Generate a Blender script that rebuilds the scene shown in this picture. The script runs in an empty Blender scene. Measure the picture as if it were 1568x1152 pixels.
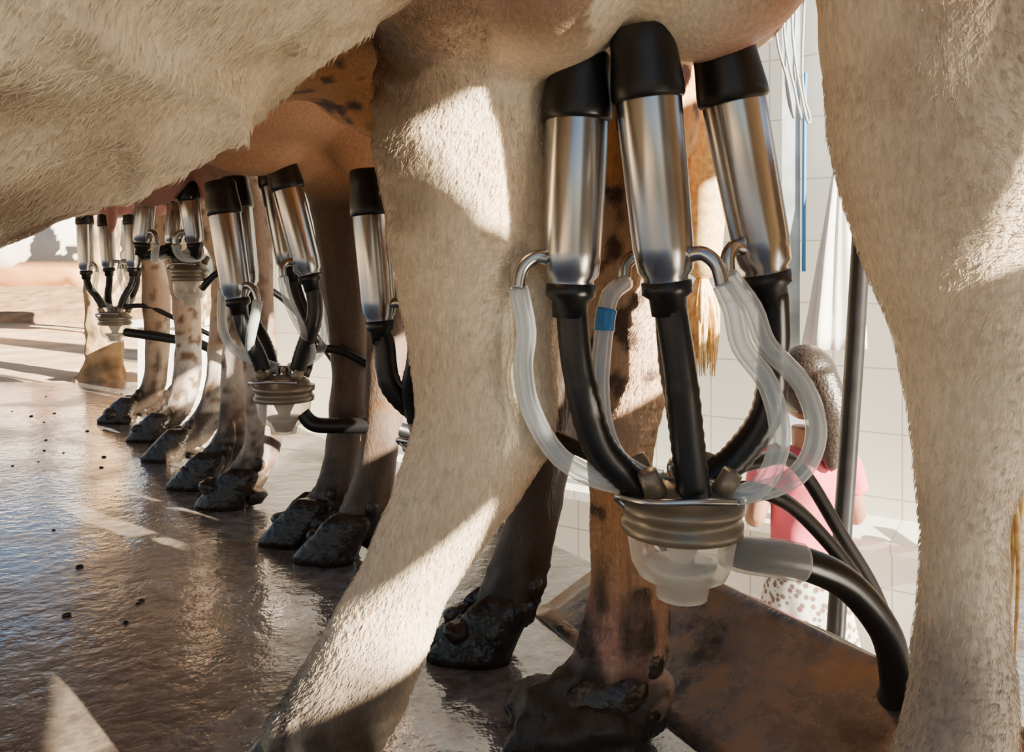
import bpy, math, random
import numpy as np
from mathutils import Vector, noise
random.seed(4)
V=Vector
scene=bpy.context.scene
# ------------------------------------------------------------------ materials
def newmat(name):
    m=bpy.data.materials.new(name); m.use_nodes=True
    nt=m.node_tree; b=nt.nodes["Principled BSDF"]
    return m,nt,b
def bump(nt,b,src,strength,dist):
    n=nt.nodes.new("ShaderNodeBump"); n.inputs["Strength"].default_value=strength; n.inputs["Distance"].default_value=dist
    nt.links.new(src,n.inputs["Height"]); nt.links.new(n.outputs[0],b.inputs["Normal"]); return n
def noise_node(nt,scale,detail=1,vec=None,rough=.55):
    n=nt.nodes.new("ShaderNodeTexNoise"); n.inputs["Scale"].default_value=scale; n.inputs["Detail"].default_value=detail
    n.inputs["Roughness"].default_value=rough
    if vec is None:
        tc=nt.nodes.new("ShaderNodeTexCoord"); vec=tc.outputs["Object"]
    nt.links.new(vec,n.inputs["Vector"]); return n
def ramp(nt,src,stops):
    r=nt.nodes.new("ShaderNodeValToRGB"); e=r.color_ramp.elements
    while len(e)<len(stops): e.new(.5)
    for i,(p,c) in enumerate(stops):
        e[i].position=p; e[i].color=(*c,1) if len(c)==3 else c
    nt.links.new(src,r.inputs[0]); return r
def simple(name,col,rough=.5,metal=0,nscale=20,var=.25,bstr=0,bdist=.002,trans=0,detail=1):
    m,nt,b=newmat(name)
    b.inputs["Base Color"].default_value=(*col,1)
    if nscale>0:
        n=noise_node(nt,nscale,detail)
        r=ramp(nt,n.outputs[0],[(.3,tuple(c*(1-var) for c in col)),(.7,tuple(min(1,c*(1+var)) for c in col))])
        nt.links.new(r.outputs[0],b.inputs["Base Color"])
        if bstr>0: bump(nt,b,n.outputs[0],bstr,bdist)
    b.inputs["Roughness"].default_value=rough; b.inputs["Metallic"].default_value=metal
    b.inputs["Transmission Weight"].default_value=trans
    return m
def clearmat(name,col,lo,hi,rough=.08):
    """thin clear vinyl / polycarbonate: see-through face-on, whiter towards grazing edges"""
    m,nt,b=newmat(name); b.inputs["Base Color"].default_value=(*col,1); b.inputs["Roughness"].default_value=rough
    tr=nt.nodes.new("ShaderNodeBsdfTransparent"); tr.inputs[0].default_value=(*[.6+.4*c for c in col],1)
    lw=nt.nodes.new("ShaderNodeLayerWeight"); lw.inputs[0].default_value=.4
    mr=nt.nodes.new("ShaderNodeMapRange"); mr.inputs[3].default_value=lo; mr.inputs[4].default_value=hi
    nt.links.new(lw.outputs["Facing"],mr.inputs[0]); mx=nt.nodes.new("ShaderNodeMixShader")
    nt.links.new(mr.outputs[0],mx.inputs[0]); nt.links.new(tr.outputs[0],mx.inputs[1]); nt.links.new(b.outputs[0],mx.inputs[2])
    nt.links.new(mx.outputs[0],nt.nodes["Material Output"].inputs[0]); return m
def mat_hide(name):
    m,nt,b=newmat(name)
    at=nt.nodes.new("ShaderNodeAttribute"); at.attribute_name="Col"
    tc=nt.nodes.new("ShaderNodeTexCoord"); mp=nt.nodes.new("ShaderNodeMapping"); mp.inputs["Scale"].default_value=(1,1,.3)
    nt.links.new(tc.outputs["Object"],mp.inputs[0])
    n=noise_node(nt,260,2,mp.outputs[0],.7)
    r=ramp(nt,n.outputs[0],[(.3,(.75,.75,.75)),(.7,(1.1,1.08,1.06))])
    mx=nt.nodes.new("ShaderNodeMix"); mx.data_type='RGBA'; mx.blend_type='MULTIPLY'; mx.inputs[0].default_value=1
    nt.links.new(at.outputs["Color"],mx.inputs[6]); nt.links.new(r.outputs[0],mx.inputs[7])
    nt.links.new(mx.outputs[2],b.inputs["Base Color"])
    bump(nt,b,n.outputs[0],.5,.0022)
    b.inputs["Roughness"].default_value=.5
    return m
HIDE=mat_hide("cow_hide")
FUR,_nt,_b=newmat("cow_fur"); _a=_nt.nodes.new("ShaderNodeAttribute"); _a.attribute_name="Col"; _nt.links.new(_a.outputs["Color"],_b.inputs["Base Color"]); _b.inputs["Roughness"].default_value=.42
MUD=simple("hoof_mud",(.036,.025,.017),.32,0,60,.5,.7,.007,detail=2)
STEEL=simple("brushed_steel",(.50,.49,.48),.23,1,0)
RUBBER=simple("black_rubber",(.009,.009,.010),.38,0,0)
CLEAR=clearmat("clear_tube",(.84,.89,.92),.20,.9)
BOWL=clearmat("clear_bowl",(.82,.80,.74),.18,.75)
MILK=simple("milk_residue",(.8,.76,.66),.3,0,0)
RING=simple("claw_collar",(.26,.22,.16),.35,.4,30,.2)
BLUE=simple("blue_band",(.05,.25,.6),.4,0,0)
TAIL=simple("tail_hair",(.95,.60,.28),.5,0,120,.3)
BARK=simple("bark",(.36,.23,.12),.9,0,14,.5,1,.03)
WOOD=simple("weathered_timber",(.16,.115,.075),.8,0,9,.4,.4,.004)
PLASTER=simple("plaster",(.72,.68,.64),.8,0,10,.1)
BLACKM=simple("painted_steel_black",(.015,.015,.017),.35,.2,20,.3)
GREY=simple("galvanised",(.33,.38,.42),.4,.7,15,.2)
CABLE=simple("grey_hose",(.35,.38,.38),.4,0,0)
CLOTH=simple("white_sheet_cloth",(.85,.85,.82),.8,0,20,.05)
HAIR=simple("child_hair",(.020,.013,.009),.4,0,150,.5,.6,.003)
SKIN=simple("child_skin",(.32,.16,.10),.5,0,20,.08)
PINK=simple("pink_shirt",(.62,.10,.15),.8,0,12,.15,.3,.004)
BRASS=simple("brass",(.5,.36,.15),.35,.9,0)
EARTH=simple("turned_earth",(.40,.23,.11),.95,0,5,.45,.8,.05,detail=3)
def mat_rust():
    m,nt,b=newmat("rusty_plate"); n=noise_node(nt,11,5,None,.7); n2=noise_node(nt,90,2)
    r=ramp(nt,n.outputs[0],[(.32,(.07,.06,.05)),(.48,(.16,.13,.10)),(.60,(.24,.14,.07)),(.72,(.24,.21,.18))]); nt.links.new(r.outputs[0],b.inputs["Base Color"])
    rr=ramp(nt,n.outputs[0],[(.35,(.15,.15,.15)),(.65,(.45,.45,.45))]); nt.links.new(rr.outputs[0],b.inputs["Roughness"])
    b.inputs["Metallic"].default_value=.35; bump(nt,b,n2.outputs[0],.3,.002); return m
RUST=mat_rust()
def mat_skirt():
    m,nt,b=newmat("floral_skirt")
    tc=nt.nodes.new("ShaderNodeTexCoord"); v=nt.nodes.new("ShaderNodeTexVoronoi"); v.inputs["Scale"].default_value=60
    nt.links.new(tc.outputs["Object"],v.inputs["Vector"])
    r=ramp(nt,v.outputs[0],[(.0,(.40,.05,.07)),(.34,(.10,.12,.10)),(.52,(.60,.58,.54)),(1,(.66,.64,.61))])
    nt.links.new(r.outputs[0],b.inputs["Base Color"]); b.inputs["Roughness"].default_value=.85; return m
SKIRT=mat_skirt()
def mat_floor():
    m,nt,b=newmat("wet_concrete")
    n1=noise_node(nt,2.6,5,None,.66); n2=noise_node(nt,34,3,None,.62)
    r=ramp(nt,n1.outputs[0],[(.3,(.09,.092,.095)),(.44,(.24,.24,.24)),(.54,(.20,.165,.13)),(.61,(.11,.095,.082)),(.75,(.23,.235,.24))])
    r2=ramp(nt,n2.outputs[0],[(.32,(.45,.43,.41)),(.6,(1.1,1.07,1.04))])
    mx=nt.nodes.new("ShaderNodeMix"); mx.data_type='RGBA'; mx.blend_type='MULTIPLY'; mx.inputs[0].default_value=1
    nt.links.new(r.outputs[0],mx.inputs[6]); nt.links.new(r2.outputs[0],mx.inputs[7]); nt.links.new(mx.outputs[2],b.inputs["Base Color"])
    rr=ramp(nt,n1.outputs[0],[(.38,(.06,.06,.06)),(.60,(.34,.34,.34))]); nt.links.new(rr.outputs[0],b.inputs["Roughness"])
    cw=ramp(nt,n1.outputs[0],[(.45,(1,1,1)),(.60,(.25,.25,.25))]); nt.links.new(cw.outputs[0],b.inputs["Coat Weight"])
    b.inputs["Specular IOR Level"].default_value=1.0; b.inputs["Coat Roughness"].default_value=.09; b.inputs["Coat IOR"].default_value=1.6
    bump(nt,b,n2.outputs[0],.5,.005)
    bp=nt.nodes.new("ShaderNodeBump"); bp.inputs["Strength"].default_value=.34; bp.inputs["Distance"].default_value=.005
    nt.links.new(n2.outputs[0],bp.inputs["Height"]); nt.links.new(bp.outputs[0],b.inputs["Coat Normal"]); return m
FLOOR=mat_floor()
def mat_tile():
    m,nt,b=newmat("white_wall_tile")
    tc=nt.nodes.new("ShaderNodeTexCoord"); sp=nt.nodes.new("ShaderNodeSeparateXYZ"); cb=nt.nodes.new("ShaderNodeCombineXYZ")
    nt.links.new(tc.outputs["Object"],sp.inputs[0]); nt.links.new(sp.outputs[0],cb.inputs[0]); nt.links.new(sp.outputs[2],cb.inputs[1])
    br=nt.nodes.new("ShaderNodeTexBrick"); nt.links.new(cb.outputs[0],br.inputs["Vector"]); br.offset=0
    br.inputs["Scale"].default_value=1; br.inputs["Brick Width"].default_value=.2; br.inputs["Row Height"].default_value=.2; br.inputs["Mortar Size"].default_value=.0025
    br.inputs["Color1"].default_value=(.86,.86,.78,1); br.inputs["Color2"].default_value=(.82,.83,.76,1); br.inputs["Mortar"].default_value=(.5,.49,.44,1)
    nt.links.new(br.outputs[0],b.inputs["Base Color"]); b.inputs["Roughness"].default_value=.3
    return m
TILE=mat_tile()
SAND=simple("sand_ground",(.68,.48,.28),.95,0,3,.3,.8,.05,detail=3)
# ------------------------------------------------------------------ geometry helpers
def cat(P,n=6):
    out=[]; N=len(P)
    for i in range(N-1):
        p0=P[max(i-1,0)];p1=P[i];p2=P[i+1];p3=P[min(i+2,N-1)]
        for k in range(n):
            t=k/n
            out.append(tuple(.5*((2*b)+(-a+c)*t+(2*a-5*b+4*c-d)*t*t+(-a+3*b-3*c+d)*t**3) for a,b,c,d in zip(p0,p1,p2,p3)))
    out.append(tuple(P[-1])); return out
class Part:
    def __init__(s): s.v=[];s.f=[]
    def rings(s,R,c0=None,c1=None):
        b=len(s.v); n=len(R[0])
        for r in R: s.v.extend(r)
        for i in range(len(R)-1):
            for j in range(n):
                k=(j+1)%n; s.f.append((b+i*n+j,b+i*n+k,b+(i+1)*n+k,b+(i+1)*n+j))
        if c0 is None: c0=sum(R[0],V((0,0,0)))/n
        if c1 is None: c1=sum(R[-1],V((0,0,0)))/n
        a=len(s.v); s.v+= [c0,c1]; e=b+(len(R)-1)*n
        for j in range(n):
            k=(j+1)%n; s.f.append((a,b+k,b+j)); s.f.append((a+1,e+j,e+k))
    def tube(s,P,seg=16,ky=1,n=6,rnd=False):
        """P: list of (x,y,z,r)"""
        Q=cat(P,n) if n>1 else P
        c=[V(q[:3]) for q in Q]; R=[]
        t=(c[1]-c[0]).normalized(); u=t.orthogonal().normalized()
        for i,p in enumerate(c):
            t=(c[min(i+1,len(c)-1)]-c[max(i-1,0)]).normalized()
            u=(u-t*u.dot(t)).normalized(); w=t.cross(u); ring=[]
            for j in range(seg):
                a=2*math.pi*j/seg; o=(u*math.cos(a)+w*math.sin(a))*max(Q[i][3],.0005)
                o.y*=ky; ring.append(p+o)
            R.append(ring)
        if rnd:
            s.rings(R,c[0]-(c[1]-c[0]).normalized()*Q[0][3]*.6,c[-1]+(c[-1]-c[-2]).normalized()*Q[-1][3]*.6)
        else: s.rings(R)
    def lathe(s,p0,d,prof,seg=28):
        d=V(d).normalized(); u=d.orthogonal().normalized(); w=d.cross(u)
        s.rings([[V(p0)+d*h+(u*math.cos(2*math.pi*j/seg)+w*math.sin(2*math.pi*j/seg))*r for j in range(seg)] for h,r in prof])
    def ell(s,c,r,seg=24,nr=14,nzk=0):
        c=V(c); R=[]
        for i in range(1,nr):
            a=math.pi*i/nr; ring=[]
            for j in range(seg):
                p=c+V((r[0]*math.sin(a)*math.cos(2*math.pi*j/seg),r[1]*math.sin(a)*math.sin(2*math.pi*j/seg),r[2]*math.cos(a)))
                if nzk: p+=(p-c)*(noise.noise(p*30)*.5+noise.noise(p*80)*.35)*nzk
                ring.append(p)
            R.append(ring)
        s.rings(R,c+V((0,0,r[2])),c-V((0,0,r[2])))
    def box(s,lo,hi):
        b=len(s.v); s.v+=[V((x,y,z)) for z in (lo[2],hi[2]) for x,y in ((lo[0],lo[1]),(hi[0],lo[1]),(hi[0],hi[1]),(lo[0],hi[1]))]
        s.f+=[tuple(b+i for i in q) for q in ((3,2,1,0),(4,5,6,7),(0,1,5,4),(1,2,6,5),(2,3,7,6),(3,0,4,7))]
    def board(s,x0,x1,poly):
        b=len(s.v); n=len(poly); s.v+=[V((x,y,z)) for x in (x0,x1) for y,z in poly]
        s.f+=[tuple(range(b+n-1,b-1,-1)),tuple(range(b+n,b+2*n))]+[(b+i,b+(i+1)%n,b+n+(i+1)%n,b+n+i) for i in range(n)]
    def mesh(s,name):
        m=bpy.data.meshes.new(name); m.from_pydata([tuple(v) for v in s.v],[],s.f); m.update(); return m
    def finish(s,name,mat,parent=None,smooth=True):
        m=s.mesh(name); o=bpy.data.objects.new(name,m); scene.collection.objects.link(o); m.materials.append(mat)
        if smooth: m.shade_smooth()
        if parent: o.parent=parent
        return o
def empty(name,loc=(0,0,0)):
    e=bpy.data.objects.new(name,None); e.empty_display_size=.1; scene.collection.objects.link(e); return e
def remesh(part,name,voxel,smooth=3):
    o=part.finish(name+"_src",HIDE)
    r=o.modifiers.new("r",'REMESH'); r.mode='VOXEL'; r.voxel_size=voxel
    sm=o.modifiers.new("s",'SMOOTH'); sm.factor=.5; sm.iterations=smooth
    dg=bpy.context.evaluated_depsgraph_get(); me=bpy.data.meshes.new_from_object(o.evaluated_get(dg)); me.name=name
    me.materials.clear()
    bpy.data.objects.remove(o); return me
# ------------------------------------------------------------------ cows
def lerp(a,b,t): t=max(0,min(1,t)); return tuple(x+(y-x)*t for x,y in zip(a,b))
def nz(p,s,o=0): return noise.noise(V((p[0]*s+o,p[1]*s+o*1.7,p[2]*s)))
def hoof(part,x,y,ang,k=1):
    ca,sa=math.cos(ang),math.sin(ang)
    for sd in (-1,1):
        R=[]
        for h,sc,sh in ((0,1,0.02),(.012,1.03,.018),(.03,.95,.006),(.05,.85,-.008),(.068,.8,-.02),(.085,.55,-.026)):
            ring=[]
            for j in range(16):
                a=2*math.pi*j/16; fx=math.cos(a); 
                lx=(.062*fx if fx>0 else .045*fx)*sc+sh; ly=sd*.024+.025*math.sin(a)*sc*(1-.35*max(fx,0))
                lx*=k; ly*=k
                p=V((x+ca*lx-sa*ly,y+sa*lx+ca*ly,h*k)); 
                q=nz(p,60); p+=V((q*.004,q*.004,0)); ring.append(p)
            R.append(ring)
        part.rings(R)
        lx,ly=-.055*k,sd*.022*k
        part.ell((x+ca*lx-sa*ly,y+sa*lx+ca*ly,.095*k),(.014*k,.014*k,.018*k),12,8)
    # caked mud around the foot
    for i in range(6):
        a=random.uniform(-.05,.05); b=random.uniform(-.035,.035); r=random.uniform(.010,.019)
        part.ell((x+ca*a-sa*b,y+sa*a+ca*b,random.uniform(.006,.045)),(r*1.4,r*1.1,r),14,9,1)
def fur(me,root,n,ok,length,colf,seed=1):
    rng=np.random.default_rng(seed)
    P=np.empty(len(me.polygons)*3); me.polygons.foreach_get("center",P); P=P.reshape(-1,3)
    N=np.empty(len(me.polygons)*3); me.polygons.foreach_get("normal",N); N=N.reshape(-1,3)
    A=np.empty(len(me.polygons)); me.polygons.foreach_get("area",A)
    sel=np.array([ok(p) for p in P]); idx=np.nonzero(sel)[0]
    w=A[idx]/A[idx].sum(); ch=rng.choice(idx,n,p=w)
    s=math.sqrt(A[idx].mean())
    base=P[ch]+rng.uniform(-.5,.5,(n,3))*s; nn=N[ch]
    base-=nn*np.sum((base-P[ch])*nn,1)[:,None]
    comb=np.tile(np.array([[-.25,-.1,-1.0]]),(n,1))+rng.normal(0,.22,(n,3))
    swirl=np.array([[noise.noise(V(b*9)),0,noise.noise(V(b*9+7))] for b in base])
    comb+=swirl*1.2
    comb-=nn*np.sum(comb*nn,1)[:,None]; comb/=np.linalg.norm(comb,axis=1)[:,None]+1e-6
    L=length*rng.uniform(.5,1.2,(n,1))
    d1=comb*.85+nn*.33; d2=comb*.98+nn*.12
    pts=np.stack([base-nn*.0006,base+d1*L*.5,base+d1*L*.5+d2*L*.5],1).reshape(-1,3)
    hc=bpy.data.hair_curves.new("fur"); hc.add_curves([3]*n)
    hc.attributes["position"].data.foreach_set("vector",pts.astype(np.float32).ravel())
    ra=hc.attributes.get("radius") or hc.attributes.new("radius",'FLOAT','POINT')
    ra.data.foreach_set("value",np.tile(np.array([.00026,.00018,.00004],dtype=np.float32),n))
    ca=hc.attributes.new("Col",'FLOAT_COLOR','CURVE')
    cols=np.ones((n,4),dtype=np.float32); br=rng.uniform(.72,1.15,n)
    for i in range(n):
        c=colf(base[i]); cols[i,:3]=[min(.9,x*br[i]) for x in c]
    ca.data.foreach_set("color",cols.ravel())
    hc.materials.append(FUR)
    o=bpy.data.objects.new("short_coat",hc); scene.collection.objects.link(o); o.parent=root
def ridge(c):
    s=c[0]*.9+c[1]*.43; q=c[1]*.9-c[0]*.43
    a=noise.noise(V((s*3.2,c[2]*9+s*3,q*7))); b=noise.noise(V((s*5+9,c[2]*17+s*6,q*12)))
    return a*.9+(.5-abs(b)*2)*.35, b
def make_cow(name,hip,heading,trunk,udder,legs,voxel,colf,tail=None,teats=(),extra=None,hoofang=math.pi,furargs=None,fold=0):
    root=empty(name); p=Part()
    hx,hy=hip; dx,dy=heading
    p.tube([(hx+dx*t,hy+dy*t,z,r) for t,z,r in trunk],40,1,8,True)
    for c,r in udder: p.ell(c,r,28,18)
    for q in teats: p.tube([(q[0],q[1],q[2]+.05,.018),(q[0],q[1],q[2]+.02,.015),(q[0],q[1],q[2]-.02,.012),(q[0],q[1],q[2]-.04,.008)],12)
    hp=Part()
    for L in legs:
        y=L['y']; pts=[(x,y+(a[0] if a else 0),z,r) for x,z,r,*a in L['p']]
        top=L.get('top',(hx+dx*.1,hy+dy*.1+(y-hy)*.6,.98,.19))
        pts=[top]+pts
        p.tube(pts,24,L.get('ky',.85),7,True)
        for ex in L.get('ex',()): p.tube(ex,16,1,6,True)
        lx,ly,_,_=pts[-1]
        hoof(hp,lx-.015,ly,L.get('ang',hoofang),L.get('k',1))
    if extra: extra(p)
    me=remesh(p,name+"_body_mesh",voxel)
    nv=len(me.vertices); co=np.empty(nv*3); me.vertices.foreach_get("co",co); co=co.reshape(-1,3)
    no=np.array([tuple(q.vector) for q in me.vertex_normals])
    D=np.empty(nv)
    for i in range(nv):
        c=co[i]; d=nz(c,7)*.007+nz(c,22,3)*.0025+nz(c,55,5)*.0008
        if c[2]<.12: d+=nz(c,70,2)*.005
        if fold and c[2]>.5:
            k=min(1,(c[2]-.5)/.1)*min(1,max(0,(-.02-c[0])/.12))
            r,b=ridge(c)
            d+=k*(fold*r+.010*(1-min(1,abs(nz(c,11,6))*7))+.004*nz(c,34,2))
        D[i]=d
    co=co+no*D[:,None]; me.vertices.foreach_set("co",co.ravel()); me.update()
    ca=me.color_attributes.new("Col",'FLOAT_COLOR','POINT'); cols=[]
    for i in range(nv): cols.extend((*colf(co[i]),1))
    ca.data.foreach_set("color",cols)
    me.materials.append(HIDE); me.shade_smooth()
    o=bpy.data.objects.new("body",me); scene.collection.objects.link(o); o.parent=root
    hp.finish("hooves",MUD,root)
    if furargs: fur(me,root,*furargs,colf)
    if tail:
        tp=Part(); tp.tube(tail[0],14,1,6,True)
        last=V(tail[0][-1][:3]); 
        for i in range(110):
            a=random.uniform(0,6.28); r=random.uniform(.2,1)*tail[1]; l=random.uniform(.6,1)*tail[2]
            e=last+V((math.cos(a)*r,math.sin(a)*r,-l)); m=last.lerp(e,.5)+V((math.cos(a)*r*.6,math.sin(a)*r*.6,0))
            tp.tube([(*last,.003),(*m,.003),(*e,.0006)],5,1,3)
        tp.finish("tail",TAIL,root)
    return root
MUDC=(.035,.025,.017)
def colour(base,patch,o,thr,mud,low,pink=None,freckle=.0,spotc=(.16,.09,.05),more=None):
    def f(c):
        n=nz(c,3.2,o)+.35*nz(c,9,o)
        k=base if n<thr-.06 else (patch if n>thr+.06 else lerp(base,patch,(n-thr+.06)/.12))
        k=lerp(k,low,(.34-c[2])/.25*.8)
        s=nz(c,42,o+3)
        if freckle and s>freckle: k=lerp(k,spotc,(s-freckle)*8)
        if pink:
            d=math.dist(c,pink[0])
            k=lerp(k,pink[1],(pink[2]-d)/.06)
        if more: k=more(c,k)
        # dried dirt streaks above the muddy foot
        st=noise.noise(V((c[0]*45+o,c[1]*45,c[2]*9)))+.5*nz(c,25,o)
        k=lerp(k,(.085,.055,.038),(st+.1)*2.2*min(1,max(0,(mud+.13-c[2])/.08)))
        m=mud+.07*nz(c,14,o)+.04*nz(c,50,o)
        k=lerp(k,MUDC,(m-c[2])/.03)
        return k
    return f
TR1=[(-.22,1.05,.17),(-.08,1.02,.24),(.15,1.015,.26),(.275,1.0,.27),(.385,.96,.28),(.47,.89,.30),(.6,.82,.325),(.75,.80,.335),(.95,.83,.32),(1.2,.92,.27),(1.45,1.1,.17)]
TR=[(-.22,1.08,.16),(-.05,1.02,.24),(.2,.97,.265),(.45,.94,.28),(.8,.93,.29),(1.1,.96,.26),(1.35,1.05,.18),(1.6,1.25,.12)]
HD=(-.9,-.43)
legC=dict(y=.72,top=(.03,.74,.93,.17),p=[(-.035,.75,.11),(-.043,.66,.082),(-.043,.585,.07),(-.043,.51,.062),(-.040,.435,.053),(-.032,.37,.053),(-.05,.31,.050),(-.088,.235,.044),(-.123,.17,.046),(-.155,.11,.050),(-.19,.065,.043)],
  ex=[[(.014,.725,.60,.03),(.012,.725,.50,.03),(.010,.722,.42,.030),(.007,.72,.365,.032),(-.016,.72,.325,.034),(-.05,.72,.28,.036)]])
legR=dict(y=.56,top=(.27,.57,.93,.17),ky=.85,p=[(.308,.75,.115),(.311,.66,.095),(.314,.60,.090),(.319,.527,.078),(.324,.455,.057),(.319,.388,.042),(.311,.327,.030),(.312,.268,.029),(.313,.207,.034),(.307,.15,.041),(.295,.09,.038),(.28,.05,.038)])
def fade1(c,k):
    n=nz(c,5,9)+.5*nz(c,13,4)
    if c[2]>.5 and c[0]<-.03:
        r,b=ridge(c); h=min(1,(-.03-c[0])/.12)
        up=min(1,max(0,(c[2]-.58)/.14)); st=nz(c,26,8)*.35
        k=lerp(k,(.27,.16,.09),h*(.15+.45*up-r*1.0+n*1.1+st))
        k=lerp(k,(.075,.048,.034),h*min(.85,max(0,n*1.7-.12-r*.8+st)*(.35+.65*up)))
    elif c[0]<0 and c[2]<.22: k=lerp(k,(.10,.072,.052),(n*2.2+.3)*min(1,(.22-c[2])/.06)*.85)
    elif c[0]>.2 and c[2]<.42: k=lerp(k,(.33,.26,.2),(n*1.6+.3))
    elif c[0]>.2: k=lerp(k,(.50,.37,.25),(n*1.3+.25))
    elif c[2]<.62: k=lerp(k,(.70,.48,.28),n*1.2+.2)
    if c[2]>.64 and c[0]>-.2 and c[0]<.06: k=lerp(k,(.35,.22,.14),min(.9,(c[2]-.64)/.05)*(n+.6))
    return k
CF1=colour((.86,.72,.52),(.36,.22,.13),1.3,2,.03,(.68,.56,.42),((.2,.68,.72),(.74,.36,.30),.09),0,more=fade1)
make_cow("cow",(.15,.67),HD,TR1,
  [((.02,.66,.755),(.09,.085,.095)),((.16,.66,.775),(.10,.085,.10)),((.04,.76,.77),(.09,.08,.10)),((.18,.75,.79),(.09,.08,.10)),((.1,.7,.85),(.18,.14,.12)),
   ((-.065,.635,.785),(.12,.08,.11)),((-.14,.60,.80),(.12,.09,.10))],
  [legC,legR],.007,CF1,
  tail=([(.33,.9,1.05,.03),(.42,.84,.9,.022),(.44,.78,.6,.016),(.44,.76,.42,.014)],.03,.3),
  furargs=(220000,lambda p:p[2]>.08 and p[2]<.95 and p[0]>-.75 and not(p[0]>-.02 and p[0]<.24 and p[2]>.64),.007),fold=.034)
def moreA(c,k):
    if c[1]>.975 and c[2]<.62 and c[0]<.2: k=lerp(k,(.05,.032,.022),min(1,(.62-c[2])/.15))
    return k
legA=dict(y=.86,p=[(.115,.70,.085),(.113,.60,.064),(.12,.482,.047),(.124,.392,.043),(.116,.302,.034),(.116,.212,.035),(.122,.134,.046),(.104,.07,.048)])
legB=dict(y=1.06,p=[(.09,.70,.08),(.085,.62,.06),(.078,.477,.05),(.055,.327,.04),(.033,.215,.036),(.01,.117,.04),(-.012,.057,.038)])
def footmud(p):
    p.ell((.075,.86,.03),(.08,.055,.045),20,12,1); p.ell((.12,.87,.05),(.045,.05,.06),16,10,1)
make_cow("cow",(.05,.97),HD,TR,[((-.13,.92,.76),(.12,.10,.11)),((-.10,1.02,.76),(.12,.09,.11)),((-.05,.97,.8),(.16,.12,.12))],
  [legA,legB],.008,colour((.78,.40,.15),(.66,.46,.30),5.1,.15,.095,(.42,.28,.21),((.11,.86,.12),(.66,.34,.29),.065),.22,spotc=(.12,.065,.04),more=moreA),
  tail=([(.2,1.0,1.1,.028),(.235,1.0,.85,.028),(.24,1.0,.65,.028),(.235,1.0,.5,.022)],.02,.13),extra=footmud,
  furargs=(45000,lambda p:p[2]>.1 and p[2]<.62 and p[1]<.97,.006))
legc=dict(y=1.41,p=[(-.19,.66,.075),(-.2,.5,.05),(-.216,.37,.04),(-.221,.25,.035),(-.236,.17,.035),(-.251,.10,.04),(-.28,.05,.037)])
legd=dict(y=1.5,p=[(-.318,.68,.075),(-.316,.6,.055),(-.307,.467,.046),(-.297,.306,.036),(-.313,.166,.035),(-.329,.091,.04),(-.366,.045,.037)])
def moreC(c,k): return lerp(k,(.66,.36,.19),(c[2]-.62)/.05)  # sunlit orange-tan painted into the upper coat, where no direct light reaches
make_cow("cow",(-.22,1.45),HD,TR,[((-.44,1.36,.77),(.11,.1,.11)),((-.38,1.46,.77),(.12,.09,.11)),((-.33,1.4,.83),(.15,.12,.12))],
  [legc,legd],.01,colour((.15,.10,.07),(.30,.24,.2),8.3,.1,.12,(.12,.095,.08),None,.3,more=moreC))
lege=dict(y=1.73,p=[(-.57,.65,.07),(-.56,.525,.047),(-.542,.34,.039),(-.53,.217,.037),(-.536,.119,.04),(-.573,.055,.038)])
legf=dict(y=1.88,p=[(-.60,.66,.07),(-.611,.527,.045),(-.638,.326,.037),(-.645,.192,.036),(-.651,.112,.04),(-.695,.05,.038)])
make_cow("cow",(-.55,1.82),HD,TR,[((-.78,1.72,.76),(.11,.1,.12)),((-.72,1.82,.76),(.12,.09,.11)),((-.68,1.76,.83),(.15,.12,.12))],
  [lege,legf],.011,colour((.66,.58,.50),(.28,.18,.12),2.6,.08,.12,(.36,.31,.27),((-.76,1.7,.7),(.42,.20,.16),.18),.2))
legg=dict(y=2.15,p=[(-.77,.6,.06),(-.76,.45,.042),(-.771,.30,.035),(-.795,.146,.038),(-.833,.077,.038),(-.88,.045,.034)])
legh=dict(y=2.4,p=[(-1.01,.72,.08),(-1.0,.62,.058),(-.968,.449,.043),(-.96,.278,.038),(-.976,.124,.04),(-1.036,.05,.037)])
make_cow("cow",(-.9,2.27),HD,TR,[((-1.07,2.17,.76),(.11,.1,.11)),((-1.03,2.27,.76),(.12,.09,.11)),((-1.0,2.2,.83),(.15,.12,.12))],
  [legg,legh],.012,colour((.56,.41,.29),(.66,.6,.54),7.7,.1,.12,(.36,.28,.22),((-1.07,2.15,.7),(.42,.17,.14),.2),.2),
  teats=[(-1.03,2.08,.635),(-1.0,2.2,.635)])
legi=dict(y=2.69,p=[(-1.2,.7,.075),(-1.19,.598,.052),(-1.183,.386,.045),(-1.179,.214,.038),(-1.2,.098,.04),(-1.27,.05,.036)])
legj=dict(y=2.85,p=[(-1.13,.7,.07),(-1.13,.55,.05),(-1.12,.38,.042),(-1.13,.2,.038),(-1.15,.098,.04),(-1.2,.05,.036)])
make_cow("cow",(-1.2,2.75),HD,TR,[((-1.4,2.66,.78),(.11,.1,.10)),((-1.34,2.76,.78),(.12,.09,.10)),((-1.3,2.7,.83),(.15,.12,.12))],
  [legi,legj],.013,colour((.40,.26,.17),(.55,.42,.3),3.9,.1,.13,(.28,.19,.12),None,.3))
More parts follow.
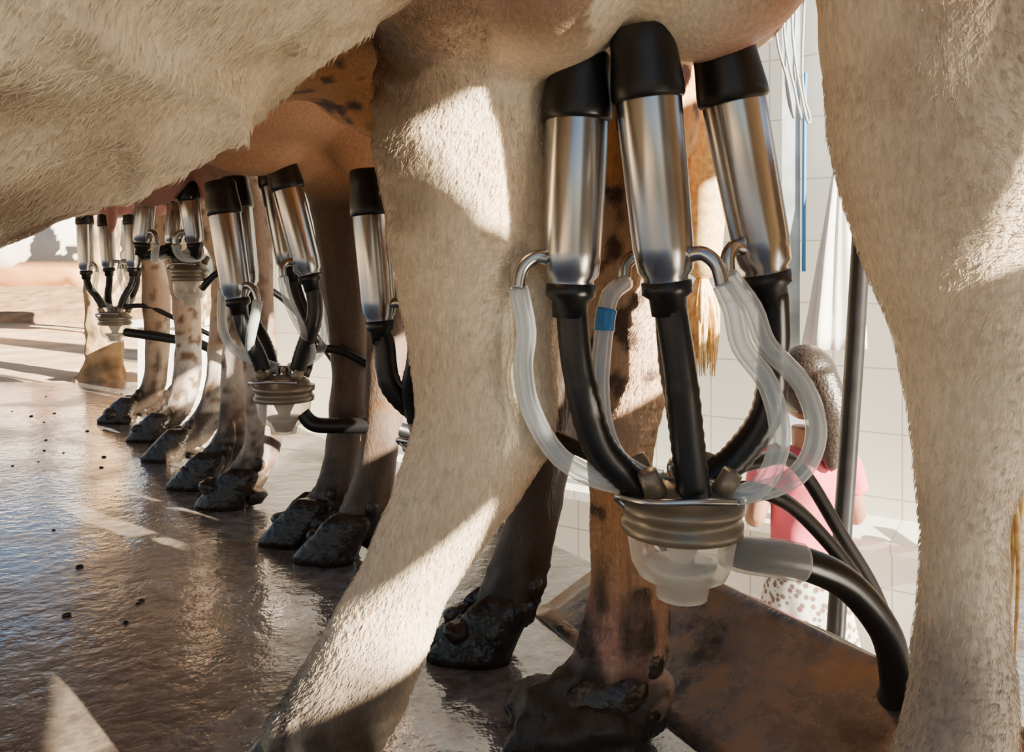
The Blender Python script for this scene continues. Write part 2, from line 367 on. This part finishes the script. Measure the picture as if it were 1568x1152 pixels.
# cow standing out in the sunny yard
FL=lambda x,y:dict(y=y,top=(x,y,.85,.13),p=[(x,.6,.075),(x+.01,.42,.055),(x,.25,.04),(x,.1,.042),(x-.02,.05,.04)])
HL=lambda x,y:dict(y=y,top=(x,y,.85,.17),p=[(x-.03,.65,.1),(x+.05,.45,.055),(x+.04,.3,.042),(x,.1,.042),(x-.03,.05,.04)])
def yardc(c,k):
    n=nz(c,3.6,3)+.3*nz(c,8)
    k=(.85,.8,.74) if n>.03 else (.03,.03,.035)
    return lerp(k,(.80,.42,.18),(.58-c[2])/.06) if c[2]<.58 and c[2]>.38 else (k if c[2]>.38 else (.8,.72,.6))
YX=.12
make_cow("yard_cow",(-3.45+YX,6.66),(-1,0),[(-.1,.92,.2),(.1,.84,.29),(.5,.72,.36),(.9,.72,.36),(1.2,.90,.29),(1.45,1.10,.2)],
  [((-3.6+YX,6.6,.46),(.14,.12,.12))],[HL(-3.40+YX,6.5),HL(-3.5+YX,6.85),FL(-4.5+YX,6.5),FL(-4.6+YX,6.8)],.022,
  colour((.7,.5,.32),(.04,.04,.045),6.2,.12,.0,(.7,.55,.4),more=yardc),extra=lambda p:p.tube([(-4.73,6.6,1.10,.16),(-5.08,6.55,1.25,.13),(-5.33,6.5,1.3,.11),(-5.58,6.45,1.15,.085),(-5.73,6.42,1.05,.07)],20,1,5,True),
  tail=([(-3.16,6.66,1.05,.03),(-3.10,6.66,.8,.02),(-3.10,6.66,.5,.02)],.03,.15))
# ------------------------------------------------------------------ milking clusters
def cup(parts,top,bot,R=.0275,nip=(1,0,0)):
    top=V(top);bot=V(bot);d=(bot-top);L=d.length;d.normalize()
    parts['rubber'].lathe(top-d*.052,d,[(0,R*.6),(.001,R*.9),(.004,R*.98),(.02,R*1.0),(.034,R*1.06),(.048,R*1.12),(.055,R*1.12),(.058,R*1.06),(.059,R*.9)])
    parts['steel'].lathe(top,d,[(0,R*.9),(.004,R*.98),(L*.05,R*1.0),(L*.45,R*.97),(L*.8,R*.93),(L*.93,R*.86),(L*.965,R*.7),(L*.985,R*.72),(L,R*.68)])
    parts['rubber'].lathe(bot-d*.004,d,[(0,R*.5),(.002,R*.78),(.012,R*.78),(.016,R*.58),(.03,R*.55)])
    n=V(nip).normalized(); a=bot-d*.018
    q=a+n*(R*1.25)-d*.006; e=q+n*.012+d*.025
    parts['steel'].tube([(*(a+n*R*.3),.0065),(*(a+n*R*.9-d*.006),.0065),(*q,.0062),(*(q+n*.009+d*.009),.006),(*e,.006)],12)
    return bot+d*.02,e,d
def arc(a,da,b,db,r,k=.5,wob=0):
    a=V(a);b=V(b);L=(b-a).length*k; p1=a+V(da)*L; p2=b-V(db)*L; out=[]
    for i in range(13):
        t=i/12; q=a*(1-t)**3+p1*3*t*(1-t)**2+p2*3*t*t*(1-t)+b*t**3; out.append((*q,r))
    return out
def claw(parts,c,R=.05):
    c=V(c)
    parts['ring'].lathe(c+V((0,0,.034)),(0,0,-1),[(0,R*.4),(.003,R*.62),(.010,R*.86),(.018,R*.93),(.019,R*1.06),(.027,R*1.06),(.028,R*.98),(.036,R*.98),(.037,R*1.04),(.045,R*1.04),(.046,R*.94)],36)
    parts['bowl'].lathe(c+V((0,0,-.011)),(0,0,-1),[(0,R*.92),(.008,R*.93),(.026,R*.88),(.038,R*.76),(.043,R*.55),(.046,R*.47),(.058,R*.44),(.060,R*.2)],32)
    parts['milk'].lathe(c+V((0,0,-.013)),(0,0,-1),[(0,R*.5),(.004,R*.38),(.02,R*.22),(.026,R*.22),(.027,R*.6),(.031,R*.6),(.036,R*.45),(.052,R*.3)],20)
    parts['steel'].lathe(c+V((0,0,.05)),(0,0,-1),[(0,R*.1),(.001,R*.22),(.006,R*.26),(.014,R*.26),(.018,R*.5)],20)
    for sx,sy in ((-1,-1),(-1,1),(1,-1),(1,1)):
        p=c+V((sx*R*.55,sy*R*.55,.028)); parts['ring'].tube([(*p,.010),(*(p+V((sx*.008,sy*.004,.018))),.0085)],12,1,2)
    parts['steel'].tube([(c.x-R*.95,c.y-.01,c.z+.01,.003),(c.x-R*1.15,c.y-.012,c.z+.02,.003),(c.x-R*.7,c.y-R,c.z+.026,.003),(c.x,c.y-R*1.12,c.z+.028,.003),(c.x+R*.7,c.y-R,c.z+.026,.003)],8)
def cluster(cups,c,R,pulse_sets,liners,hoses,clawR=.05,tr=.0085,lr=.0135,bands=()):
    root=empty("milking_cluster"); P={k:Part() for k in ('steel','rubber','ring','bowl','clear','blue','milk')}
    claw(P,c,clawR); c=V(c)
    for i,(t,b,nip) in enumerate(cups):
        lb,ne,d=cup(P,t,b,R,nip)
        side=V((lb.x-c.x,lb.y-c.y,0)); sx=.5*(1 if side.x>0 else -1); sy=.5*(1 if side.y>0 else -1)
        tgt=c+V((sx*clawR*1.2,sy*clawR*.9,.045))
        if i in liners: 
            pts=[(*lb,lr)]+[(*q,lr) for q in liners[i]]
        else: pts=arc(lb-d*.01,d,tgt,V((-sx*.5,-sy*.3,-1)).normalized(),lr,.5)
        Q=cat(pts,10 if i in liners else 3)
        Q=[(q[0],q[1],q[2],lr*(1.07 if (k%2 and len(Q)*.45<k) else 1)) for k,q in enumerate(Q)]
        P['rubber'].tube(Q,16,1,1)
        if i in pulse_sets: pp=[(*ne,tr)]+[(*q,tr) for q in pulse_sets[i]]
        else:
            out=V((sx,sy*.3,-.9)).normalized(); pp=arc(ne,(V((0,0,-1))+out*.3).normalized(),c+V((sx*clawR*.4,0,.046)),V((-sx*1.2,-sy*.2,-.15)).normalized(),tr,.55)
        P['clear'].tube(pp,14,1,4)
        P['clear'].tube([(*q[:3],tr*.55) for q in pp],12,1,4)
    for q in bands: P['blue'].tube(q,14,1,3)
    for h,mat in hoses: P[mat].tube(h,18,1,6)
    mats=dict(steel=STEEL,rubber=RUBBER,ring=RING,bowl=BOWL,clear=CLEAR,blue=BLUE,milk=MILK)
    nm=dict(steel="cup_shells",rubber="liners_and_hoses",ring="claw_body",bowl="claw_bowl",clear="pulse_tubes",blue="tube_band",milk="claw_valve")
    for k,p in P.items():
        if p.v: p.finish(nm[k],mats[k],root)
    return root
cluster([((.0545,.68,.632),(.0495,.68,.487),(-1,-.2,0)),
         ((.110,.655,.645),(.127,.665,.49),(1,-.5,0)),
         ((.188,.69,.650),(.220,.70,.497),(-1,-.6,.0)),
         ((.131,.785,.645),(.151,.785,.49),(-1,-.3,0))],
        (.147,.70,.288),.0268,
        {0:[(.012,.675,.45),(.009,.67,.42),(.016,.67,.385),(.04,.675,.345),(.08,.685,.322),(.12,.69,.318)],
         1:[(.175,.64,.47),(.182,.64,.44),(.203,.64,.41),(.215,.65,.365),(.203,.66,.325),(.175,.675,.312),(.15,.68,.315)],
         2:[(.196,.66,.47),(.208,.66,.44),(.24,.665,.405),(.252,.67,.365),(.238,.675,.33),(.20,.685,.312),(.165,.69,.314)],
         3:[(.090,.74,.478),(.084,.735,.45),(.077,.71,.39),(.087,.70,.345),(.11,.70,.325),(.13,.70,.32)]},
        {0:[(.05,.68,.47),(.055,.678,.42),(.07,.68,.36),(.092,.685,.33),(.11,.69,.315)],
         1:[(.13,.665,.47),(.138,.665,.42),(.145,.668,.36),(.15,.67,.318),(.151,.675,.30)],
         2:[(.226,.70,.475),(.230,.71,.43),(.225,.715,.375),(.20,.72,.335),(.175,.72,.315)],
         3:[(.152,.785,.46),(.155,.78,.41),(.16,.76,.36),(.16,.73,.32)]},
        [([(.185,.69,.262,.0125),(.205,.69,.258,.0135),(.25,.70,.248,.0145),(.30,.72,.22,.0145),(.345,.745,.165,.0145),(.37,.78,.10,.0145),(.40,.85,0.04,.0145),(.5,1.0,-.1,.0145)],'rubber'),
         ([(.18,.69,.263,.0135),(.195,.69,.259,.0155),(.225,.694,.254,.0165),(.25,.70,.248,.0165)],'bowl'),
         ([(.17,.72,.315,.007),(.22,.74,.325,.007),(.28,.80,.31,.0072),(.35,.86,.22,.0072),(.42,.92,.12,.0072),(.5,1.0,-.05,.0072)],'rubber'),
         ([(.17,.71,.31,.007),(.23,.73,.30,.007),(.29,.78,.255,.0072),(.37,.84,.16,.0072),(.45,.92,.02,.0072)],'rubber'),
         ([(.12,.73,.315,.007),(.07,.76,.33,.007),(.02,.80,.345,.007),(-.04,.86,.34,.007),(-.1,.95,.32,.007)],'rubber')],
        bands=[[(.0865,.7365,.466,.0094),(.0845,.7355,.456,.0094),(.0835,.734,.446,.0094)]])
# second cluster, mostly behind the near cow's leg
hid=[(-.10,1.03,.40),(-.09,1.02,.34),(-.085,1.02,.315)]
cluster([((-.175,1.0,.575),(-.163,1.0,.437),(1,-.2,0)),((-.12,.93,.585),(-.11,.94,.445),(1,-.3,0)),((-.11,1.06,.585),(-.10,1.05,.445),(1,.3,0)),((-.13,1.10,.585),(-.12,1.09,.445),(1,.2,0))],
        (-.085,1.02,.27),.0225,{0:hid,1:hid,2:hid,3:hid},{0:[(-.158,1.0,.41),(-.15,1.0,.36),(-.12,1.01,.325),(-.10,1.02,.315)]},
        [([(-.045,1.02,.245,.012),(0,1.03,.25,.012),(.06,1.08,.262,.012),(.13,1.12,.25,.012),(.25,1.25,.1,.012),(.3,1.35,-.1,.012)],'rubber'),
         ([(-.08,1.03,.31,.007),(-.02,1.05,.33,.007),(.06,1.1,.29,.007),(.16,1.2,.2,.007),(.3,1.35,-.05,.007)],'rubber')])
cluster([((-.491,1.38,.603),(-.468,1.38,.452),(1,-.5,0)),((-.384,1.38,.645),(-.345,1.38,.492),(-1,-.5,0)),((-.43,1.47,.66),(-.40,1.46,.505),(1,-.3,0)),((-.50,1.47,.62),(-.48,1.46,.47),(-1,.2,0))],
        (-.40,1.42,.285),.0265,{},{},
        [([(-.362,1.4,.255,.012),(-.34,1.4,.235,.0135),(-.28,1.4,.233,.0135),(-.2,1.41,.225,.0135),(-.1,1.5,.16,.0135),(0,1.7,0,.0135)],'rubber'),
         ([(-.38,1.42,.33,.007),(-.36,1.43,.36,.0075),(-.30,1.45,.355,.0075),(-.22,1.48,.30,.0075),(-.12,1.6,.2,.0075)],'rubber')])
cluster([((-.79,1.75,.66),(-.80,1.75,.56),(1,-.4,0)),((-.70,1.75,.66),(-.69,1.76,.56),(-1,-.4,0)),((-.76,1.84,.66),(-.765,1.83,.56),(1,.2,0))],
        (-.74,1.86,.49),.022,{},{},
        [([(-.71,1.85,.46,.008),(-.66,1.85,.50,.008),(-.58,1.87,.47,.008),(-.5,1.95,.38,.008),(-.35,2.1,.1,.008)],'rubber')],clawR=.04,lr=.01)
cluster([((-1.405,2.66,.66),(-1.40,2.66,.50),(1,-.3,0)),((-1.25,2.66,.66),(-1.245,2.66,.51),(-1,-.3,0)),((-1.385,2.76,.66),(-1.375,2.76,.51),(1,.2,0)),((-1.285,2.76,.66),(-1.28,2.76,.51),(-1,.2,0))],
        (-1.315,2.68,.335),.0255,{},{},
        [([(-1.27,2.66,.30,.014),(-1.22,2.65,.295,.015),(-1.12,2.65,.28,.015),(-1.0,2.66,.25,.015),(-.85,2.75,.1,.015)],'rubber'),
         ([(-1.29,2.66,.38,.008),(-1.2,2.66,.385,.008),(-1.08,2.67,.33,.008),(-.95,2.75,.25,.008)],'rubber')],lr=.011)
# ------------------------------------------------------------------ floor, pit, walls
def slab(name,poly,z0,z1,mat):
    p=Part(); n=len(poly); p.v=[V((x,y,z1)) for x,y in poly]+[V((x,y,z0)) for x,y in poly]
    p.f=[tuple(range(n)),tuple(range(2*n-1,n-1,-1))]+[(i,n+i,n+(i+1)%n,(i+1)%n) for i in range(n)]
    return p.finish(name,mat,None,False)
slab("floor",[(-6,-3),(1.2,-3),(.9,0),(.52,.55),(.30,1.15),(-1.2,3.35),(-1.45,3.65),(-6,3.65)],-.85,0,FLOOR)
slab("floor_pit",[(-3,-3),(5,-3),(5,6),(-3,6)],-.95,-.85,FLOOR)
slab("yard_ground",[(-60,-30),(-6,-30),(-6,3.65),(-1.45,3.65),(-1.5,4.3),(2,8),(60,8),(60,60),(-60,60)],-.3,-.005,SAND)
# furrowed bank of earth across the far side of the yard
p=Part(); n=len(p.v); NX,NY=60,26
for j in range(NY+1):
    for i in range(NX+1):
        x=-16+20*i/NX; y=7.8+5.5*j/NY
        z=.02+.40*(j/NY)+.06*math.sin(j*1.25)+.05*noise.noise(V((x*1.5,y*2,0)))
        if j==0 or i in(0,NX): z=-.01
        p.v.append(V((x,y,z)))
for j in range(NY):
    for i in range(NX): a=j*(NX+1)+i; p.f.append((a,a+1,a+NX+2,a+NX+1))
p.finish("earth_bank",EARTH)
ang=math.atan2(-2.7,4.2); wl=2.9/math.cos(ang)
p=Part(); p.box((0,0,-.85),(wl,.12,1.9)); w=p.finish("wall_back",TILE,None,False)
w.location=(-1.5,4.2,0); w.rotation_euler=(0,0,ang)
p=Part(); p.box((0,-.22,-.85),(wl,0,-.29)); p.box((0,-.25,-.29),(wl,0,-.26)); w2=p.finish("wall_ledge",TILE,None,False)
w2.location=w.location; w2.rotation_euler=w.rotation_euler
p=Part(); p.box((-1.55,3.35,0),(-1.32,3.6,.27)); p.box((-1.57,3.33,.27),(-1.3,3.62,.30)); o=p.finish("concrete_plinth",PLASTER,None,False)
# added out-of-view boards that block the sun, gaps shaped to cast light patches
p=Part(); Y0,Y1,Y2=-1.9,-.058,1.3; YR=-.05
p.board(1.0,1.025,[(Y0,.2),(Y1,.2),(Y1,.70),(-.2,.71),(Y0,.73)])
p.board(1.0,1.025,[(Y0,.735),(-.3,.73),(-.136,.795),(Y1,.83),(Y1,1.04),(-.09,1.065),(-.14,1.165),(Y0,1.17)])
p.board(1.0,1.025,[(Y0,1.175),(Y1,1.175),(Y1,1.45),(Y0,1.45)])
p.board(1.0,1.025,[(Y0,1.455),(Y2,1.455),(Y2,1.7),(Y0,1.7)])
p.board(1.0,1.025,[(YR,.2),(Y2,.2),(Y2,.50),(YR,.50)])
p.board(1.0,1.025,[(YR,.505),(Y2,.51),(Y2,.80),(.12,.80),(.03,.845),(YR,.85)])
p.board(1.0,1.025,[(.085,1.02),(Y2,.95),(Y2,1.10),(.07,1.08)])
p.board(1.0,1.025,[(YR,1.12),(.03,1.15),(Y2,1.20),(Y2,1.45),(YR,1.45)])
for y in (-1.85,-1.0,.65,1.27): p.box((1.03,y-.012,-.85),(1.06,y+.012,1.75))
p.box((1.027,-.058,-.85),(1.06,-.05,1.75))
p.finish("sun_blocker_boards",WOOD,None,False)
# rusty kerb plate (folded sheet along platform edge)
p=Part(); N=26
def kp(t,a):
    x0=.18+(.52-.18)*t; y0=1.26+(.55-1.26)*t
    prof=[(-.17,.002),(-.14,.008),(-.08,.038),(0,.072+.02*t),(.008,.080+.02*t),(.018,.078+.02*t),(.02,-.1)]
    u,z=prof[a]; return V((x0+u*.9,y0+u*.42,z+.003*noise.noise(V((t*9,a,0)))))
for a in range(7): p.v+=[kp(i/N,a) for i in range(N+1)]
for a in range(6):
    for i in range(N): b=a*(N+1)+i; p.f.append((b,b+1,b+N+2,b+N+1))
o=p.finish("rusty_kerb_plate",RUST); s=o.modifiers.new("t",'SOLIDIFY'); s.thickness=.004
# poles
p=Part(); p.tube([(.605,1.6,-.85,.018),(.638,1.6,-.25,.018),(.695,1.6,.64,.018),(.80,1.6,2.7,.018)],20,1,4); p.lathe((.605,1.6,-.85),(0,0,1),[(0,.05),(.012,.05),(.014,.02)]); p.finish("steel_pole",BLACKM)
e=empty("steel_column"); p=Part(); p.box((.832,2.45,-.85),(.872,2.50,2.7)); p.box((.812,2.43,-.85),(.892,2.52,-.83)); p.box((.815,2.445,.1),(.832,2.45,2.4)); p.finish("column",GREY,e,False)
p=Part(); p.tube([(.880,2.44,.5,.006),(.882,2.44,.95,.006),(.885,2.44,1.1,.006)],10); p.finish("blue_conduit",BLUE,e)
p=Part()
for k in range(3):
    x=.785+.024*k
    p.tube([(x+.03,2.40,1.7,.004),(x-.01,2.38,1.25,.004),(x+.02,2.36,1.05-.04*k,.004),(x+.04,2.37,.95,.004),(x+.02,2.38,1.1,.004),(x+.05,2.40,1.6,.004)],10)
p.finish("hanging_hoses",CABLE)
# hanging sheet
p=Part(); rows=[]
for i in range(16):
    z=.93-.66*i/15; wdt=.012+.066*i/15; ring=[]
    for j in range(60):
        a=2*math.pi*j/60; rr=wdt*(1+.22*math.sin(5*a+z*3)+.12*math.sin(11*a+z*5)); ring.append(V((.955+math.cos(a)*rr+.03*(1-i/15),2.40+math.sin(a)*rr*.5,z)))
    rows.append(ring)
p.rings(rows); p.tube([(.985,2.40,.92,.004),(.99,2.40,1.9,.004)],6,1,2); p.finish("hanging_sheet",CLOTH)
# post
p=Part(); p.tube([(-1.90,3.75,-.02,.12),(-1.89,3.75,.1,.085),(-1.9,3.75,.6,.078),(-1.92,3.75,1.4,.08),(-1.9,3.75,2.7,.07)],24,1,10)
p.v=[v+V((nz(v,14)*.02,nz(v,14,4)*.02,0)) for v in p.v]; p.finish("wooden_post",BARK)
# tap on ledge
p=Part(); tx,ty,tz=1.22,2.16,-.20
p.tube([(tx,ty+.15,tz,.012),(tx,ty,tz,.012),(tx,ty-.05,tz-.005,.012),(tx,ty-.065,tz-.04,.01)],12); p.lathe((tx,ty,tz),(0,0,1),[(0,.012),(.03,.01),(.032,.025),(.04,.025),(.042,.005)]); p.finish("water_tap",BRASS)
# a few bits of dirt
p=Part()
for i in range(22):
    y=random.uniform(1.0,3.3); x=random.uniform(-.62*y,-.42*y); s=random.uniform(.002,.005)
    p.ell((x,y,s*.3),(s*1.6,s*1.3,s*.8),8,6)
p.finish("manure_crumbs",MUD)
# ------------------------------------------------------------------ child in the pit (back to camera)
e=empty("child"); cx,cy=.80,2.2
def rm(part,name,mat,vox=.008,sm=4):
    me=remesh(part,name,vox,sm); me.materials.append(mat); me.shade_smooth(); o=bpy.data.objects.new(name,me); scene.collection.objects.link(o); o.parent=e; return o
p=Part(); p.tube([(cx,cy,.08,.04),(cx,cy,.0,.036)],16); p.ell((cx-.005,cy+.01,.19),(.068,.08,.095)); p.ell((cx-.04,cy+.088,.18),(.012,.014,.016),10,8)
p.ell((cx-.072,cy+.02,.18),(.01,.018,.025),10,8); p.ell((cx+.066,cy+.02,.18),(.01,.018,.025),10,8)
for sgn,el,wr in ((-1,(cx-.14,cy+.0,-.17),(cx-.09,cy+.16,-.13)),(1,(cx+.14,cy+.02,-.17),(cx+.06,cy+.17,-.12))):
    sh=(cx+sgn*.10,cy,-.01)
    p.tube([(*sh,.035),(sh[0]*.5+el[0]*.5,cy,-.09,.030),(*el,.027),((el[0]+wr[0])/2,(el[1]+wr[1])/2,(el[2]+wr[2])/2,.024),(*wr,.018)],16)
    w=V(wr); p.ell(w+V((0,.03,.0)),(.026,.034,.014),12,8)
    for k in range(4):
        b=w+V((-.02+.013*k,.055,0)); L=.03+(.006 if k in(1,2) else 0); p.tube([(*b,.007),(*(b+V((0,L*.6,-.004))),.0065),(*(b+V((0,L*.9,-.02))),.0055)],8)
    p.tube([(w.x-sgn*.02,w.y+.02,w.z,.008),(w.x-sgn*.036,w.y+.04,w.z-.004,.0065),(w.x-sgn*.036,w.y+.055,w.z-.01,.0055)],8)
for sgn in (-1,1):
    p.tube([(cx+sgn*.05,cy,-.42,.05),(cx+sgn*.055,cy,-.58,.038),(cx+sgn*.055,cy-.005,-.68,.036),(cx+sgn*.055,cy,-.80,.022)],14)
    p.tube([(cx+sgn*.055,cy-.02,-.828,.022),(cx+sgn*.06,cy+.04,-.83,.02),(cx+sgn*.065,cy+.1,-.835,.014)],12)
rm(p,"skin",SKIN,.006,2)
p=Part(); p.ell((cx-.002,cy-.008,.205),(.082,.088,.098)); p.tube([(cx+.01,cy-.05,.22,.055),(cx+.03,cy-.075,.13,.055),(cx+.035,cy-.07,.05,.042),(cx+.04,cy-.07,-.02,.016)],14,1,6,True)
rm(p,"hair",HAIR,.007,3)
p=Part(); p.tube([(cx,cy,.025,.045),(cx,cy,-.01,.085),(cx,cy,-.06,.10),(cx,cy,-.16,.095),(cx,cy,-.25,.098),(cx,cy,-.32,.105)],28,.72)
for sgn in (-1,1): p.tube([(cx+sgn*.06,cy,-.005,.045),(cx+sgn*.11,cy,-.03,.043),(cx+sgn*.125,cy,-.10,.042)],16)
p.v=[v+V((0,nz(v,18)*.010,0)) for v in p.v]
rm(p,"shirt",PINK,.008,2)
p=Part(); R=[]
for i in range(14):
    z=-.30-.22*i/13; rr=.10+.04*i/13; R.append([V((cx+math.cos(a)*rr*(1+.06*math.sin(9*a)*i/13),cy+math.sin(a)*rr*.8*(1+.06*math.sin(9*a)*i/13),z)) for a in [2*math.pi*j/60 for j in range(60)]])
p.rings(R); p.finish("skirt",SKIRT,e)
# ------------------------------------------------------------------ light
wd=bpy.data.worlds.new("World"); scene.world=wd; wd.use_nodes=True; nt=wd.node_tree
bg=nt.nodes["Background"]; sk=nt.nodes.new("ShaderNodeTexSky"); sk.sky_type='NISHITA'; sk.sun_disc=False
sk.sun_elevation=math.radians(25); sk.sun_rotation=math.radians(125); nt.links.new(sk.outputs[0],bg.inputs[0]); bg.inputs[1].default_value=.155
sl=bpy.data.lights.new("sun",'SUN'); sl.energy=46; sl.angle=.009; sl.color=(1,.87,.68)
so=bpy.data.objects.new("sun",sl); scene.collection.objects.link(so)
so.rotation_euler=V((-.76,.55,-.38)).to_track_quat('-Z','Y').to_euler(); so.location=(3,-2,3)
# ------------------------------------------------------------------ camera
cd=bpy.data.cameras.new("camera"); co=bpy.data.objects.new("camera",cd); scene.collection.objects.link(co)
co.location=(0,0,.5); co.rotation_euler=(math.radians(90),0,0)
cd.sensor_width=36; cd.lens=36*1400/1772; cd.shift_y=-181/1772; cd.clip_start=.02
scene.camera=co
